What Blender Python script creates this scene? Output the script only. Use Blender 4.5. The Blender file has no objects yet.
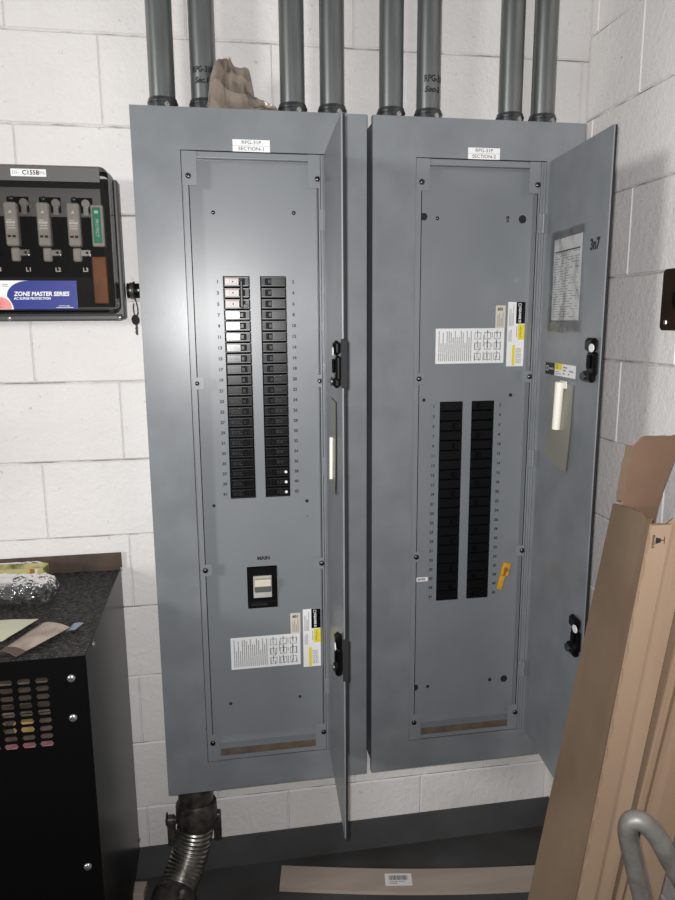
import bpy, math, random
from mathutils import Vector, Matrix, noise
random.seed(7)
scene = bpy.context.scene
col = scene.collection
ZO = 1.975          # the photographed floor lies this far below the panel tops
PI = math.pi

# ------------------------------------------------------------------ materials
def new_mat(name):
    m = bpy.data.materials.new(name); m.use_nodes = True
    nt = m.node_tree; b = nt.nodes['Principled BSDF']
    return m, nt, b
def s2l(c):
    return tuple(((v/255)/12.92 if v/255 <= .04045 else ((v/255+.055)/1.055)**2.4) for v in c) + (1,)
def mat(name, rgb, rough=.5, metal=0, spec=.5, rgb2=None, nscale=20, bump=0, bscale=200, fac=(.35,.65), coat=0, stretch=None, detail=6, bdist=.001):
    m, nt, b = new_mat(name)
    b.inputs['Base Color'].default_value = s2l(rgb)
    b.inputs['Roughness'].default_value = rough
    b.inputs['Metallic'].default_value = metal
    b.inputs['Specular IOR Level'].default_value = spec
    b.inputs['Coat Weight'].default_value = coat
    tc = nt.nodes.new('ShaderNodeTexCoord'); mp = nt.nodes.new('ShaderNodeMapping')
    nt.links.new(tc.outputs['Object'], mp.inputs[0])
    if stretch: mp.inputs['Scale'].default_value = stretch
    if rgb2:
        n = nt.nodes.new('ShaderNodeTexNoise'); n.inputs['Scale'].default_value = nscale; n.inputs['Detail'].default_value = detail
        r = nt.nodes.new('ShaderNodeValToRGB')
        r.color_ramp.elements[0].position = fac[0]; r.color_ramp.elements[1].position = fac[1]
        r.color_ramp.elements[0].color = s2l(rgb2); r.color_ramp.elements[1].color = s2l(rgb)
        nt.links.new(mp.outputs[0], n.inputs['Vector']); nt.links.new(n.outputs[0], r.inputs[0]); nt.links.new(r.outputs[0], b.inputs['Base Color'])
    if bump:
        n2 = nt.nodes.new('ShaderNodeTexNoise'); n2.inputs['Scale'].default_value = bscale; n2.inputs['Detail'].default_value = 5
        bp = nt.nodes.new('ShaderNodeBump'); bp.inputs['Strength'].default_value = bump; bp.inputs['Distance'].default_value = bdist
        nt.links.new(mp.outputs[0], n2.inputs['Vector']); nt.links.new(n2.outputs[0], bp.inputs['Height']); nt.links.new(bp.outputs[0], b.inputs['Normal'])
    return m
def clear(name, tint, rough=.05, opacity=.1, gloss=1.0, bump=0, bscale=30):
    """thin see-through plastic: tinted transparency + a film colour + Fresnel gloss"""
    m = bpy.data.materials.new(name); m.use_nodes = True; nt = m.node_tree; nt.nodes.clear()
    out = nt.nodes.new('ShaderNodeOutputMaterial'); tr = nt.nodes.new('ShaderNodeBsdfTransparent'); tr.inputs[0].default_value = s2l(tint)
    df = nt.nodes.new('ShaderNodeBsdfDiffuse'); df.inputs[0].default_value = s2l(tint)
    gl = nt.nodes.new('ShaderNodeBsdfGlossy'); gl.inputs['Roughness'].default_value = rough
    fr = nt.nodes.new('ShaderNodeFresnel'); fr.inputs[0].default_value = 1.5
    mu = nt.nodes.new('ShaderNodeMath'); mu.operation = 'MULTIPLY'; mu.inputs[1].default_value = gloss
    a = nt.nodes.new('ShaderNodeMixShader'); a.inputs[0].default_value = opacity
    c = nt.nodes.new('ShaderNodeMixShader')
    nt.links.new(fr.outputs[0], mu.inputs[0]); nt.links.new(mu.outputs[0], c.inputs[0])
    nt.links.new(tr.outputs[0], a.inputs[1]); nt.links.new(df.outputs[0], a.inputs[2])
    nt.links.new(a.outputs[0], c.inputs[1]); nt.links.new(gl.outputs[0], c.inputs[2]); nt.links.new(c.outputs[0], out.inputs[0])
    if bump:
        tc = nt.nodes.new('ShaderNodeTexCoord'); n = nt.nodes.new('ShaderNodeTexNoise'); n.inputs['Scale'].default_value = bscale
        bp = nt.nodes.new('ShaderNodeBump'); bp.inputs['Strength'].default_value = bump; bp.inputs['Distance'].default_value = .01
        nt.links.new(tc.outputs['Object'], n.inputs['Vector']); nt.links.new(n.outputs[0], bp.inputs['Height'])
        nt.links.new(bp.outputs[0], gl.inputs['Normal']); nt.links.new(bp.outputs[0], fr.inputs['Normal'])
    return m
M = {}
def block_paint(name, base, dirt):
    m, nt, b = new_mat(name)
    tc = nt.nodes.new('ShaderNodeTexCoord')
    n1 = nt.nodes.new('ShaderNodeTexNoise'); n1.inputs['Scale'].default_value = 2.2; n1.inputs['Detail'].default_value = 8
    n2 = nt.nodes.new('ShaderNodeTexNoise'); n2.inputs['Scale'].default_value = 55; n2.inputs['Detail'].default_value = 6; n2.inputs['Roughness'].default_value = .7
    n3 = nt.nodes.new('ShaderNodeTexVoronoi'); n3.inputs['Scale'].default_value = 42
    for n in (n1, n2, n3): nt.links.new(tc.outputs['Object'], n.inputs['Vector'])
    r1 = nt.nodes.new('ShaderNodeValToRGB'); r1.color_ramp.elements[0].position = .35; r1.color_ramp.elements[1].position = .6
    r1.color_ramp.elements[0].color = s2l(tuple(v-14 for v in base)); r1.color_ramp.elements[1].color = s2l(base)
    r2 = nt.nodes.new('ShaderNodeValToRGB'); r2.color_ramp.elements[0].position = .64; r2.color_ramp.elements[1].position = .74
    r2.color_ramp.elements[0].color = (0,0,0,1); r2.color_ramp.elements[1].color = (1,1,1,1)
    mx = nt.nodes.new('ShaderNodeMix'); mx.data_type = 'RGBA'
    nt.links.new(n1.outputs[0], r1.inputs[0]); nt.links.new(n2.outputs[0], r2.inputs[0])
    nt.links.new(r2.outputs[0], mx.inputs['Factor']); nt.links.new(r1.outputs[0], mx.inputs['A']); mx.inputs['B'].default_value = s2l(dirt)
    nt.links.new(mx.outputs['Result'], b.inputs['Base Color'])
    b.inputs['Roughness'].default_value = .55; b.inputs['Specular IOR Level'].default_value = .35
    r3 = nt.nodes.new('ShaderNodeValToRGB'); r3.color_ramp.elements[0].position = 0; r3.color_ramp.elements[1].position = .22
    nt.links.new(n3.outputs['Distance'], r3.inputs[0])
    ad = nt.nodes.new('ShaderNodeMath'); ad.operation = 'MULTIPLY_ADD'; ad.inputs[1].default_value = .22
    nt.links.new(r3.outputs[0], ad.inputs[0]); nt.links.new(n2.outputs[0], ad.inputs[2])
    bp = nt.nodes.new('ShaderNodeBump'); bp.inputs['Strength'].default_value = .6; bp.inputs['Distance'].default_value = .005
    nt.links.new(ad.outputs[0], bp.inputs['Height']); nt.links.new(bp.outputs[0], b.inputs['Normal'])
    return m
M['block'] = block_paint('white_block_paint', (226,223,221), (176,170,165))
M['joint'] = mat('joint_grey', (122,116,112), .9, rgb2=(200,195,191), nscale=14, fac=(.4,.6))  # uneven grey backing showing in the thin gaps between courses
M['floor'] = mat('floor_paint', (74,75,76), .55, spec=.3, rgb2=(56,54,52), nscale=5, bump=.3, bscale=60, fac=(.3,.7))
M['base'] = mat('base_paint', (78,79,81), .6, spec=.3, rgb2=(70,71,73), nscale=8)
M['paint'] = mat('grey_enamel', (123,127,131), .32, spec=.5, rgb2=(113,117,121), nscale=11, bump=.10, bscale=260, fac=(.35,.65), detail=12)
M['deadp'] = mat('grey_enamel_cover', (123,127,131), .35, spec=.5, rgb2=(117,121,125), nscale=5, fac=(.3,.7))
M['dark'] = mat('dark_gap', (22,22,23), .8)
M['brown'] = mat('brown_board', (112,96,82), .8, rgb2=(90,78,68), nscale=30)
M['black'] = mat('black_plastic', (9,9,10), .3, spec=.2)
M['blackm'] = mat('black_matt_plastic', (9,9,10), .5, spec=.12)
M['blabel'] = mat('breaker_face_label', (16,16,17), .2, spec=.55, rgb2=(11,11,12), nscale=160)
M['blackb'] = mat('black_breaker', (9,9,10), .5, spec=.15)
M['pale'] = mat('pale_breaker_label', (190,182,178), .4)
M['frame'] = mat('breaker_edge', (36,36,38), .3, spec=.5)
M['dimink'] = mat('faint_print', (58,58,60), .5)
M['white'] = mat('white_sticker', (228,228,228), .45)
M['cream'] = mat('cream_sticker', (205,198,182), .5)
M['ink'] = mat('ink', (30,30,32), .6)
M['greyink'] = mat('grey_ink', (146,146,148), .6)
M['yellow'] = mat('yellow_sticker', (222,205,50), .5)
M['tag'] = mat('yellow_plastic', (216,160,30), .4, rgb2=(190,140,30), nscale=60)
M['steel'] = mat('galvanised_steel', (146,150,150), .34, metal=.8, rgb2=(104,108,109), nscale=14, stretch=(3,3,.25), fac=(.3,.7))
M['fit'] = mat('fitting_steel', (98,100,102), .35, metal=.8, rgb2=(70,72,74), nscale=60)
M['screw'] = mat('screw_steel', (90,86,82), .25, metal=1)
M['bolt'] = mat('bright_bolt', (205,205,202), .3, metal=.8, rgb2=(150,148,145), nscale=300)
M['marker'] = mat('marker_ink', (18,18,20), .5)
M['cabb'] = mat('black_enamel', (13,13,14), .3, spec=.22)
M['cabf'] = mat('black_enamel_front', (5,5,6), .55, spec=.12)
M['debris'] = mat('dusty_black_top', (84,80,76), .75, rgb2=(9,9,9), nscale=150, bump=1, bscale=120, fac=(.45,.72), bdist=.006, stretch=(1,1.6,1))
M['rim'] = mat('brown_reflection_lip', (78,64,54), .5, rgb2=(60,50,44), nscale=20)  # brown reflection on the cabinet's rear lip, put into its colour
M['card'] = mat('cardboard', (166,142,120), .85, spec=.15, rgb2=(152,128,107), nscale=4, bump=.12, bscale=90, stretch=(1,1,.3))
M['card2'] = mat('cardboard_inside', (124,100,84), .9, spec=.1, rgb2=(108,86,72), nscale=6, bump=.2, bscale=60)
M['cardd'] = mat('cardboard_shaded', (136,117,97), .9, spec=.1, rgb2=(118,100,83), nscale=3.5, bump=.15, bscale=60)  # duller cardboard copy: shade of the left-facing sides put into the colour
M['plank'] = mat('beige_board', (176,161,150), .6, rgb2=(160,146,135), nscale=5, stretch=(.4,3,3))
M['tube'] = mat('worn_grey_tube', (138,135,131), .45, metal=.35, rgb2=(108,104,99), nscale=26, bump=.2, bscale=120, fac=(.35,.6))
M['flex'] = mat('flexible_metal', (185,182,174), .28, metal=.9, rgb2=(120,118,112), nscale=30)
M['fdark'] = mat('dark_fitting', (92,86,80), .42, metal=.5, rgb2=(50,47,44), nscale=40)
M['bronze'] = mat('bronze_plate', (62,48,38), .3, metal=.5, rgb2=(52,40,33), nscale=12)
M['base_grey'] = mat('grey_plastic', (88,88,88), .45)
M['subp'] = mat('grey_subplate', (112,112,113), .4, metal=.2)
M['fuse'] = mat('fuse_body', (178,174,168), .45, rgb2=(160,156,150), nscale=40)
M['green'] = mat('green_module', (40,150,115), .35)
M['orange'] = mat('orange_brown_board', (150,92,50), .6, rgb2=(110,70,44), nscale=20)
M['lug'] = mat('tinned_lug', (190,188,184), .3, metal=.8)
M['navy'] = mat('navy_print', (36,48,128), .4)
M['red'] = mat('red_print', (214,112,110), .5, rgb2=(236,190,186), nscale=12)
M['smoke'] = clear('smoked_polycarbonate', (225,223,221), .04, .004, .6)
M['film'] = clear('clear_film', (250,250,249), .08, .02, .9, bump=.9, bscale=11)
M['pouch'] = mat('pouch_vinyl', (128,126,115), .35)
M['roll'] = mat('rolled_paper', (226,222,212), .5)
M['sheet'] = mat('directory_paper', (244,245,246), .5)
M['bottle'] = clear('clear_bottle_plastic', (215,218,220), .06, .03, 2.0, bump=1, bscale=60)
M['pbag'] = None
m, nt, b = new_mat('brown_torn_plastic')
b.inputs['Base Color'].default_value = s2l((140,128,117)); b.inputs['Roughness'].default_value = .2
b.inputs['Alpha'].default_value = .86
M['pbag'] = m
tc=nt.nodes.new('ShaderNodeTexCoord'); vn=nt.nodes.new('ShaderNodeTexVoronoi'); vn.inputs['Scale'].default_value=24; bp=nt.nodes.new('ShaderNodeBump'); bp.inputs['Strength'].default_value=.9; bp.inputs['Distance'].default_value=.02
nt.links.new(tc.outputs['Object'],vn.inputs['Vector']); nt.links.new(vn.outputs['Distance'],bp.inputs['Height']); nt.links.new(bp.outputs[0],b.inputs['Normal'])
m, nt, b = new_mat('pale_plastic')
b.inputs['Base Color'].default_value = s2l((215,205,198)); b.inputs['Roughness'].default_value = .3; b.inputs['Alpha'].default_value = .5
M['palebag'] = m
M['pack'] = mat('green_yellow_carton', (172,164,112), .5, rgb2=(92,94,54), nscale=28, fac=(.42,.58))
M['packo'] = mat('orange_carton_print', (150,92,52), .5)
M['packw'] = mat('carton_white_face', (204,190,176), .55)
M['leaf'] = mat('printed_leaflet', (176,162,148), .6, rgb2=(146,128,116), nscale=24)
M['leafd'] = mat('leaflet_brown_edge', (84,66,58), .6)
M['leafg'] = mat('pale_leaflet', (196,194,170), .6)
M['core'] = mat('winding_varnish', (100,88,78), .5, rgb2=(66,58,52), nscale=30)
M['gold'] = mat('brass_bar', (200,170,110), .35, metal=.6)
M['pink'] = mat('pink_insulation', (150,104,108), .6)
M['navyb'] = mat('blue_scrap', (120,132,160), .3)

# ------------------------------------------------------------------ mesh builder
WORLD = {}        # object name -> world origin of that object (rotation free)
class MB:
    def __init__(s, mtx=None): s.v=[]; s.f=[]; s.mi=[]; s.ms=[]; s.sm=[]; s.x = mtx or Matrix()
    def mid(s, m):
        if m not in s.ms: s.ms.append(m)
        return s.ms.index(m)
    def add(s, vs, fs, m, smooth=False):
        o=len(s.v); i=s.mid(m)
        s.v += [s.x @ Vector(p) for p in vs]
        for f in fs: s.f.append([o+k for k in f]); s.mi.append(i); s.sm.append(smooth)
    def box(s, a, c, m, bev=0):
        x0,y0,z0=[min(a[i],c[i]) for i in range(3)]; x1,y1,z1=[max(a[i],c[i]) for i in range(3)]
        if bev<=0:
            vs=[(x0,y0,z0),(x1,y0,z0),(x1,y1,z0),(x0,y1,z0),(x0,y0,z1),(x1,y0,z1),(x1,y1,z1),(x0,y1,z1)]
            s.add(vs,[(0,3,2,1),(4,5,6,7),(0,1,5,4),(1,2,6,5),(2,3,7,6),(3,0,4,7)],m); return
        b=min(bev,(x1-x0)*.49,(y1-y0)*.49,(z1-z0)*.49)
        vs=[];ix={}
        for i,x in enumerate((x0,x1)):
            for j,y in enumerate((y0,y1)):
                for k,z in enumerate((z0,z1)):
                    sx,sy,sz=(1,-1)[i],(1,-1)[j],(1,-1)[k]
                    ix[i,j,k]=len(vs); vs+=[(x,y+sy*b,z+sz*b),(x+sx*b,y,z+sz*b),(x+sx*b,y+sy*b,z)]
        F=[]
        for i in (0,1): F.append([ix[i,0,0],ix[i,1,0],ix[i,1,1],ix[i,0,1]])
        for j in (0,1): F.append([ix[0,j,0]+1,ix[1,j,0]+1,ix[1,j,1]+1,ix[0,j,1]+1])
        for k in (0,1): F.append([ix[0,0,k]+2,ix[1,0,k]+2,ix[1,1,k]+2,ix[0,1,k]+2])
        for j in (0,1):
            for k in (0,1): F.append([ix[0,j,k]+1,ix[1,j,k]+1,ix[1,j,k]+2,ix[0,j,k]+2])
        for i in (0,1):
            for k in (0,1): F.append([ix[i,0,k],ix[i,1,k],ix[i,1,k]+2,ix[i,0,k]+2])
        for i in (0,1):
            for j in (0,1): F.append([ix[i,j,0],ix[i,j,1],ix[i,j,1]+1,ix[i,j,0]+1])
        for q in ix.values(): F.append([q,q+1,q+2])
        cen=Vector(((x0+x1)/2,(y0+y1)/2,(z0+z1)/2)); G=[]
        for f in F:
            p=[Vector(vs[t]) for t in f]; n=(p[1]-p[0]).cross(p[2]-p[0]); c_=sum(p,Vector())/len(p)
            G.append(f if n.dot(c_-cen)>0 else f[::-1])
        s.add(vs,G,m)
    def cyl(s, p, q, r, m, n=24, r2=None, cap=True, smooth=True):
        p=Vector(p); q=Vector(q); d=(q-p).normalized(); r2=r if r2 is None else r2
        a=d.orthogonal().normalized(); b=d.cross(a)
        vs=[p+(a*math.cos(2*PI*i/n)+b*math.sin(2*PI*i/n))*r for i in range(n)]+[q+(a*math.cos(2*PI*i/n)+b*math.sin(2*PI*i/n))*r2 for i in range(n)]
        s.add(vs,[(i,(i+1)%n,n+(i+1)%n,n+i) for i in range(n)],m,smooth)
        if cap: s.add(vs,[list(range(n))[::-1],list(range(n,2*n))],m)
    def tube(s, pts, rs, m, n=20, cap=True, smooth=True):
        pts=[Vector(p) for p in pts]; k=len(pts)
        if not isinstance(rs,(list,tuple)): rs=[rs]*k
        vs=[]; t0=(pts[1]-pts[0]).normalized(); a=t0.orthogonal().normalized()
        for i in range(k):
            t=(pts[min(i+1,k-1)]-pts[max(i-1,0)]).normalized()
            a=(a-t*a.dot(t)).normalized(); b=t.cross(a)
            vs+=[pts[i]+(a*math.cos(2*PI*j/n)+b*math.sin(2*PI*j/n))*rs[i] for j in range(n)]
        fs=[(i*n+j,i*n+(j+1)%n,(i+1)*n+(j+1)%n,(i+1)*n+j) for i in range(k-1) for j in range(n)]
        s.add(vs,fs,m,smooth)
        if cap: s.add(vs,[list(range(n))[::-1],list(range((k-1)*n,k*n))],m)
    def dome(s, c, d, r, h, m, n=16):
        """low dome (screw or bolt head) on point c, bulging along d"""
        c=Vector(c); d=Vector(d).normalized(); a=d.orthogonal().normalized(); b=d.cross(a); vs=[]
        K=4
        for k in range(K):
            th=k/K*PI/2
            vs+=[c+(a*math.cos(2*PI*j/n)+b*math.sin(2*PI*j/n))*r*math.cos(th)+d*h*math.sin(th) for j in range(n)]
        vs.append(c+d*h)
        fs=[(k*n+j,k*n+(j+1)%n,(k+1)*n+(j+1)%n,(k+1)*n+j) for k in range(K-1) for j in range(n)]
        fs+=[((K-1)*n+j,(K-1)*n+(j+1)%n,K*n) for j in range(n)]
        s.add(vs,fs,m,True)
    def plate(s, xs, zs, y0, y1, holes, m):
        """rectangular sheet in xz between y0 (front) and y1 (back) with rectangular holes"""
        X=sorted(set([round(v,5) for v in xs]+[round(v,5) for h in holes for v in h[:2]]))
        Z=sorted(set([round(v,5) for v in zs]+[round(v,5) for h in holes for v in h[2:]]))
        X=[v for v in X if min(xs)-2e-5<=v<=max(xs)+2e-5]; Z=[v for v in Z if min(zs)-2e-5<=v<=max(zs)+2e-5]
        def solid(i,k):
            if i<0 or k<0 or i>=len(X)-1 or k>=len(Z)-1: return False
            cx=(X[i]+X[i+1])/2; cz=(Z[k]+Z[k+1])/2
            return not any(min(h[0],h[1])<cx<max(h[0],h[1]) and min(h[2],h[3])<cz<max(h[2],h[3]) for h in holes)
        for i in range(len(X)-1):
            for k in range(len(Z)-1):
                if not solid(i,k): continue
                a,b,c,d=X[i],X[i+1],Z[k],Z[k+1]
                s.add([(a,y0,c),(b,y0,c),(b,y0,d),(a,y0,d)],[(0,1,2,3)],m)
                s.add([(a,y1,c),(b,y1,c),(b,y1,d),(a,y1,d)],[(3,2,1,0)],m)
                if not solid(i-1,k): s.add([(a,y0,c),(a,y0,d),(a,y1,d),(a,y1,c)],[(0,1,2,3)],m)
                if not solid(i+1,k): s.add([(b,y0,c),(b,y0,d),(b,y1,d),(b,y1,c)],[(3,2,1,0)],m)
                if not solid(i,k-1): s.add([(a,y0,c),(b,y0,c),(b,y1,c),(a,y1,c)],[(3,2,1,0)],m)
                if not solid(i,k+1): s.add([(a,y0,d),(b,y0,d),(b,y1,d),(a,y1,d)],[(0,1,2,3)],m)
    def text(s, body, x, y, z, size, m, up=False, align='CENTER', depth=0, bold=0, shear=0, wrap=None, sx=1):
        """flat lettering facing -y in the local frame; up=True reads upward/downward (rotated 90 degrees)"""
        c=bpy.data.curves.new('lettering','FONT'); c.body=body; c.size=size; c.align_x=align; c.align_y='CENTER'; c.offset=bold; c.shear=shear
        c.resolution_u=3
        o=bpy.data.objects.new('lettering',c); me=o.to_mesh()
        vs=[]
        for v in me.vertices:
            a,b=v.co.x*sx,v.co.y
            if up: a,b=b,-a
            if wrap:
                r=wrap[1]; th=(x+a-wrap[0])/r
                vs.append((wrap[0]+math.sin(th)*(r+.0004), wrap[2]-math.cos(th)*(r+.0004), z+b))
            else: vs.append((x+a,y,z+b))
        s.add(vs,[list(p.vertices) for p in me.polygons],m)
        o.to_mesh_clear(); bpy.data.objects.remove(o); bpy.data.curves.remove(c)
    def quad(s, x0,x1,z0,z1,y,m): s.add([(x0,y,z0),(x1,y,z0),(x1,y,z1),(x0,y,z1)],[(0,1,2,3)],m)
    def build(s, name, parent=None, origin=None, label=None, cat=None, group=None, kind=None):
        P=[v+Vector((0,0,ZO)) for v in s.v]
        if origin is None:
            lo=Vector([min(p[i] for p in P) for i in range(3)]); hi=Vector([max(p[i] for p in P) for i in range(3)])
            origin=Vector(((lo.x+hi.x)/2,(lo.y+hi.y)/2,lo.z if parent is None else (lo.z+hi.z)/2))
        else: origin=Vector(origin)+Vector((0,0,ZO))
        me=bpy.data.meshes.new(name); me.from_pydata([p-origin for p in P],[],s.f)
        for m_ in s.ms: me.materials.append(m_)
        for p,i,sm in zip(me.polygons,s.mi,s.sm): p.material_index=i; p.use_smooth=sm
        me.update()
        o=bpy.data.objects.new(name,me); col.objects.link(o)
        WORLD[o.name]=origin
        if parent: o.parent=parent; o.location=origin-WORLD[parent.name]
        else: o.location=origin
        tagp(o,label,cat,group,kind)
        return o
def tagp(o,label=None,cat=None,group=None,kind=None):
    if label: o['label']=label
    if cat: o['category']=cat
    if group: o['group']=group
    if kind: o['kind']=kind
def thing(name, loc, label, cat, group=None):
    o=bpy.data.objects.new(name,None); col.objects.link(o); o.empty_display_size=.05
    o.location=Vector(loc)+Vector((0,0,ZO)); WORLD[o.name]=o.location.copy()
    tagp(o,label,cat,group); return o
def dup(o, loc=None, parent=None):
    c=o.copy(); col.objects.link(c)
    if loc is not None: c.location=loc
    if parent: c.parent=parent
    for ch in list(o.children): dup(ch,None,c)
    return c

# ------------------------------------------------------------------ setting
XW=1.107; XL=-1.6; TOP=1.0; FL=-1.975
def block_wall(name, length0, length1, z0s, pitch, zlo, zhi, jx, mtx):
    """block courses in a local frame: x along the wall, -y out of it"""
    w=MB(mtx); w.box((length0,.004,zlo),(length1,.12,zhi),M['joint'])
    g=.0012; c=.0030
    k0=math.floor((zlo-z0s)/pitch)-1; k=k0
    while z0s+k*pitch<zhi:
        a=max(z0s+k*pitch+g,zlo); b=min(z0s+(k+1)*pitch-g,zhi); 
        if b-a>.01:
            x=jx+(pitch if k%2 else 0)
            while x>length0: x-=2*pitch
            while x<length1:
                l=max(x,length0); r=min(x+2*pitch,length1)
                if r-l>.012:
                    vs=[(l,.004,a),(r,.004,a),(r,.004,b),(l,.004,b),(l+c,0,a+c),(r-c,0,a+c),(r-c,0,b-c),(l+c,0,b-c)]
                    w.add(vs,[(4,5,6,7),(0,1,5,4),(1,2,6,5),(2,3,7,6),(3,0,4,7)],M['block'])
                x+=2*pitch
        k+=1
    return w.build(name,kind='structure')
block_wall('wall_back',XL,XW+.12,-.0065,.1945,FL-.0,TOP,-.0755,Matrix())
rm=Matrix(((0,1,0,XW),(-1,0,0,0),(0,0,1,0),(0,0,0,1)))   # local x -> -y world, local -y -> -x world
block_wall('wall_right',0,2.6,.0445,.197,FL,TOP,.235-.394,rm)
f=MB(); f.box((XL,-3.6,FL-.08),(XW+.12,.12,FL),M['floor']); f.build('floor',kind='structure')
f=MB(); f.box((XL,-.0035,FL),(XW,-.0002,-1.878),M['base']); f.build('baseboard_back',kind='structure')
f=MB(); f.box((XW-.0035,-2.6,FL),(XW-.0002,-.0036,-1.878),M['base']); f.build('baseboard_right',kind='structure')

# ------------------------------------------------------------------ electrical panels
BX=.003           # clearances
W=.508; H=1.62
OL,OR,OT,OB=.1005,.416,-.0855,-1.5395
def sticker_lines(mb, x0,x1,z0,z1,y,m,n,seed,up=True,gap=.35,w=.45):
    rnd=random.Random(seed)
    for i in range(n):
        if up:
            a=x0+(x1-x0)*(i+.5)/n; hw=(x1-x0)/n*w/2; z=z0
            end=z1-(z1-z0)*rnd.choice((0,0,.05,.2,.4))*1.0
            while z<end:
                L=(z1-z0)*rnd.uniform(.12,.4); mb.quad(a-hw,a+hw,z,min(z+L,end),y,m); z+=L+(z1-z0)*.03*gap
        else:
            c=z0+(z1-z0)*(i+.5)/n; hw=(z1-z0)/n*w/2; x=x0
            end=x1-(x1-x0)*rnd.choice((0,0,.05,.2,.4))
            while x<end:
                L=(x1-x0)*rnd.uniform(.12,.4); mb.quad(x,min(x+L,end),c-hw,c+hw,y,m); x+=L+(x1-x0)*.05*gap
def outline(mb,x0,x1,z0,z1,y,m,t=.0008):
    mb.quad(x0,x1,z0,z0+t,y,m); mb.quad(x0,x1,z1-t,z1,y,m); mb.quad(x0,x0+t,z0,z1,y,m); mb.quad(x1-t,x1,z0,z1,y,m)
def make_breaker_parts():
    pass
def make_panel(ox, which):
    lab = ['tall grey electrical panel on the left, section 1, its open door seen edge-on',
           'tall grey electrical panel on the right, section 2, its door opened against the side wall'][which]
    T=thing('electrical_panel',(ox+W/2,-.075,-H),lab,'electrical panel')
    def Q(): return MB(Matrix.Translation((ox,0,0)))
    # box behind the trim
    b=Q()
    b.plate((.007,W-.007),(-.006,-H+.006),-.008,-.0002,[],M['paint'])
    b.box((.007,-.146,-H+.006),(.0095,-.012,-.006),M['paint']); b.box((W-.0095,-.146,-H+.006),(W-.007,-.012,-.006),M['paint'])
    b.box((.0095,-.146,-.0085),(W-.0095,-.012,-.006),M['paint']); b.box((.0095,-.146,-H+.006),(W-.0095,-.012,-H+.0085),M['paint'])
    b.build('enclosure_box',T)
    # trim (front cover) with rolled edges
    t=Q(); t.plate((0,W),(0,-H),-.150,-.1475,[(OL,OR,OB,OT)],M['paint'])
    t.box((0,-.1475,-H),(.0022,-.134,0),M['paint']); t.box((W-.0022,-.1475,-H),(W,-.134,0),M['paint'])
    t.box((.0022,-.1475,-.0022),(W-.0022,-.134,0),M['paint']); t.box((.0022,-.1475,-H),(W-.0022,-.134,-H+.0022),M['paint'])
    t.build('front_trim',T)
    # dead front: recessed sheet between a flange and four corner tabs
    d=Q(); rec=-.1225; fl=-.1468
    xl,xr=OL+.0155,OR-.0190; zt,zb=OT-.013,-1.5065
    holes=[]
    if which==0:
        rows_top=-.347; holes=[(.181,.2415,-.866,-.3465),(.265,.3245,-.866,-.3465),(.214,.288,-1.149,-1.040)]
    else:
        rows_top=-.645; holes=[(.1765,.2355,-1.165,-.6455),(.2585,.3175,-1.165,-.6455)]
    d.plate((xl,xr),(zt,zb),rec,rec+.0015,holes,M['deadp'])
    # sloping top lip and side returns
    d.box((xl,fl,zt),(xr,rec+.0015,zt+.0015),M['deadp'])
    d.box((xl-.0015,fl,zb),(xl,rec+.0015,zt),M['deadp']); d.box((xr,fl,zb),(xr+.0015,rec+.0015,zt),M['deadp'])
    d.box((xl,fl,zb-.0015),(xr,rec+.0015,zb),M['deadp'])
    # flange
    d.plate((OL+.0012,xl),(OT-.001,zb),fl,fl+.0012,[],M['deadp']); d.plate((xr,xr+.0055),(OT-.001,-1.532),fl,fl+.0012,[],M['deadp'])
    d.plate((xl,xr),(OT-.0015,zt+.0015),fl+.003,fl+.0042,[],M['deadp'])
    d.plate((xl-.014,xr),(-1.5275,OB+.001),fl,fl+.0012,[],M['deadp'])
    # rounded light-catching bead along the top lip
    d.cyl((xl,fl+.0022,zt-.0002),(xr,fl+.0022,zt-.0002),.0024,M['deadp'],10)
    # corner tabs
    for (a,c,z0,z1) in ((OL+.0012,xl+.0175,OT-.0015,-.157),(xr-.0215,xr+.0055,OT-.0015,-.157),(OL+.0012,xl+.0175,-1.466,OB+.001),(xr-.0215,xr+.0055,-1.466,OB+.001)):
        d.box((a,fl-.0012,z1),(c,fl,z0),M['deadp'])
    for zc in (-.586,-1.033):
        d.box((OL+.004,fl-.0010,zc-.014),(OL+.030,fl,zc+.014),M['deadp']); d.box((xr-.020,fl-.0010,zc-.014),(xr+.005,fl,zc+.014),M['deadp'])
    d.build('dead_front',T)
    # brown board seen through the slot at the foot of the dead front
    s=Q(); s.box((OL+.002,-.120,-1.545),(OR-.002,-.115,-1.500),M['brown']); s.build('bottom_slot_board',T,label='dusty brown strip seen in the slot at the foot')
    # hinge strip at the right of the opening
    h=Q(); h.box((xr+.0065,-.1492,OB+.001),(OR-.0075,-.1440,OT-.002),M['paint']); h.box((OR-.0068,-.1500,OB+.001),(OR-.0012,-.1440,OT-.002),M['paint'])
    for zc in (-.225,-.79,-1.36):
        h.cyl((OR-.004,-.1535,zc-.022),(OR-.004,-.1535,zc+.022),.0034,M['paint'],12); h.box((OR-.016,-.1512,zc-.022),(OR-.006,-.1500,zc+.022),M['paint'])
    h.build('piano_hinge',T)
    # screws
    sx=(.115,.3962)
    sc=[(x,z) for z in (-.138,-.586,-1.033,-1.489) for x in sx]
    first=None
    for x,z in sc:
        if first is None:
            q=Q(); q.dome((x,fl-.0014,z),(0,-1,0),.0058,.0035,M['screw'],14); q.cyl((x,fl-.0014,z),(x,fl-.0030,z),.0066,M['fit'],14)
            first=q.build('screw',T); base=first.location.copy(); bx,bz=x,z
        else: dup(first,base+Vector((x-bx,0,z-bz)))
    # breakers
    cols=([.2113,.2947] if which==0 else [.2060,.2880])
    rows=21; pitch=(.866-.3465)/rows if which==0 else (1.165-.6455)/rows
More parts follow.
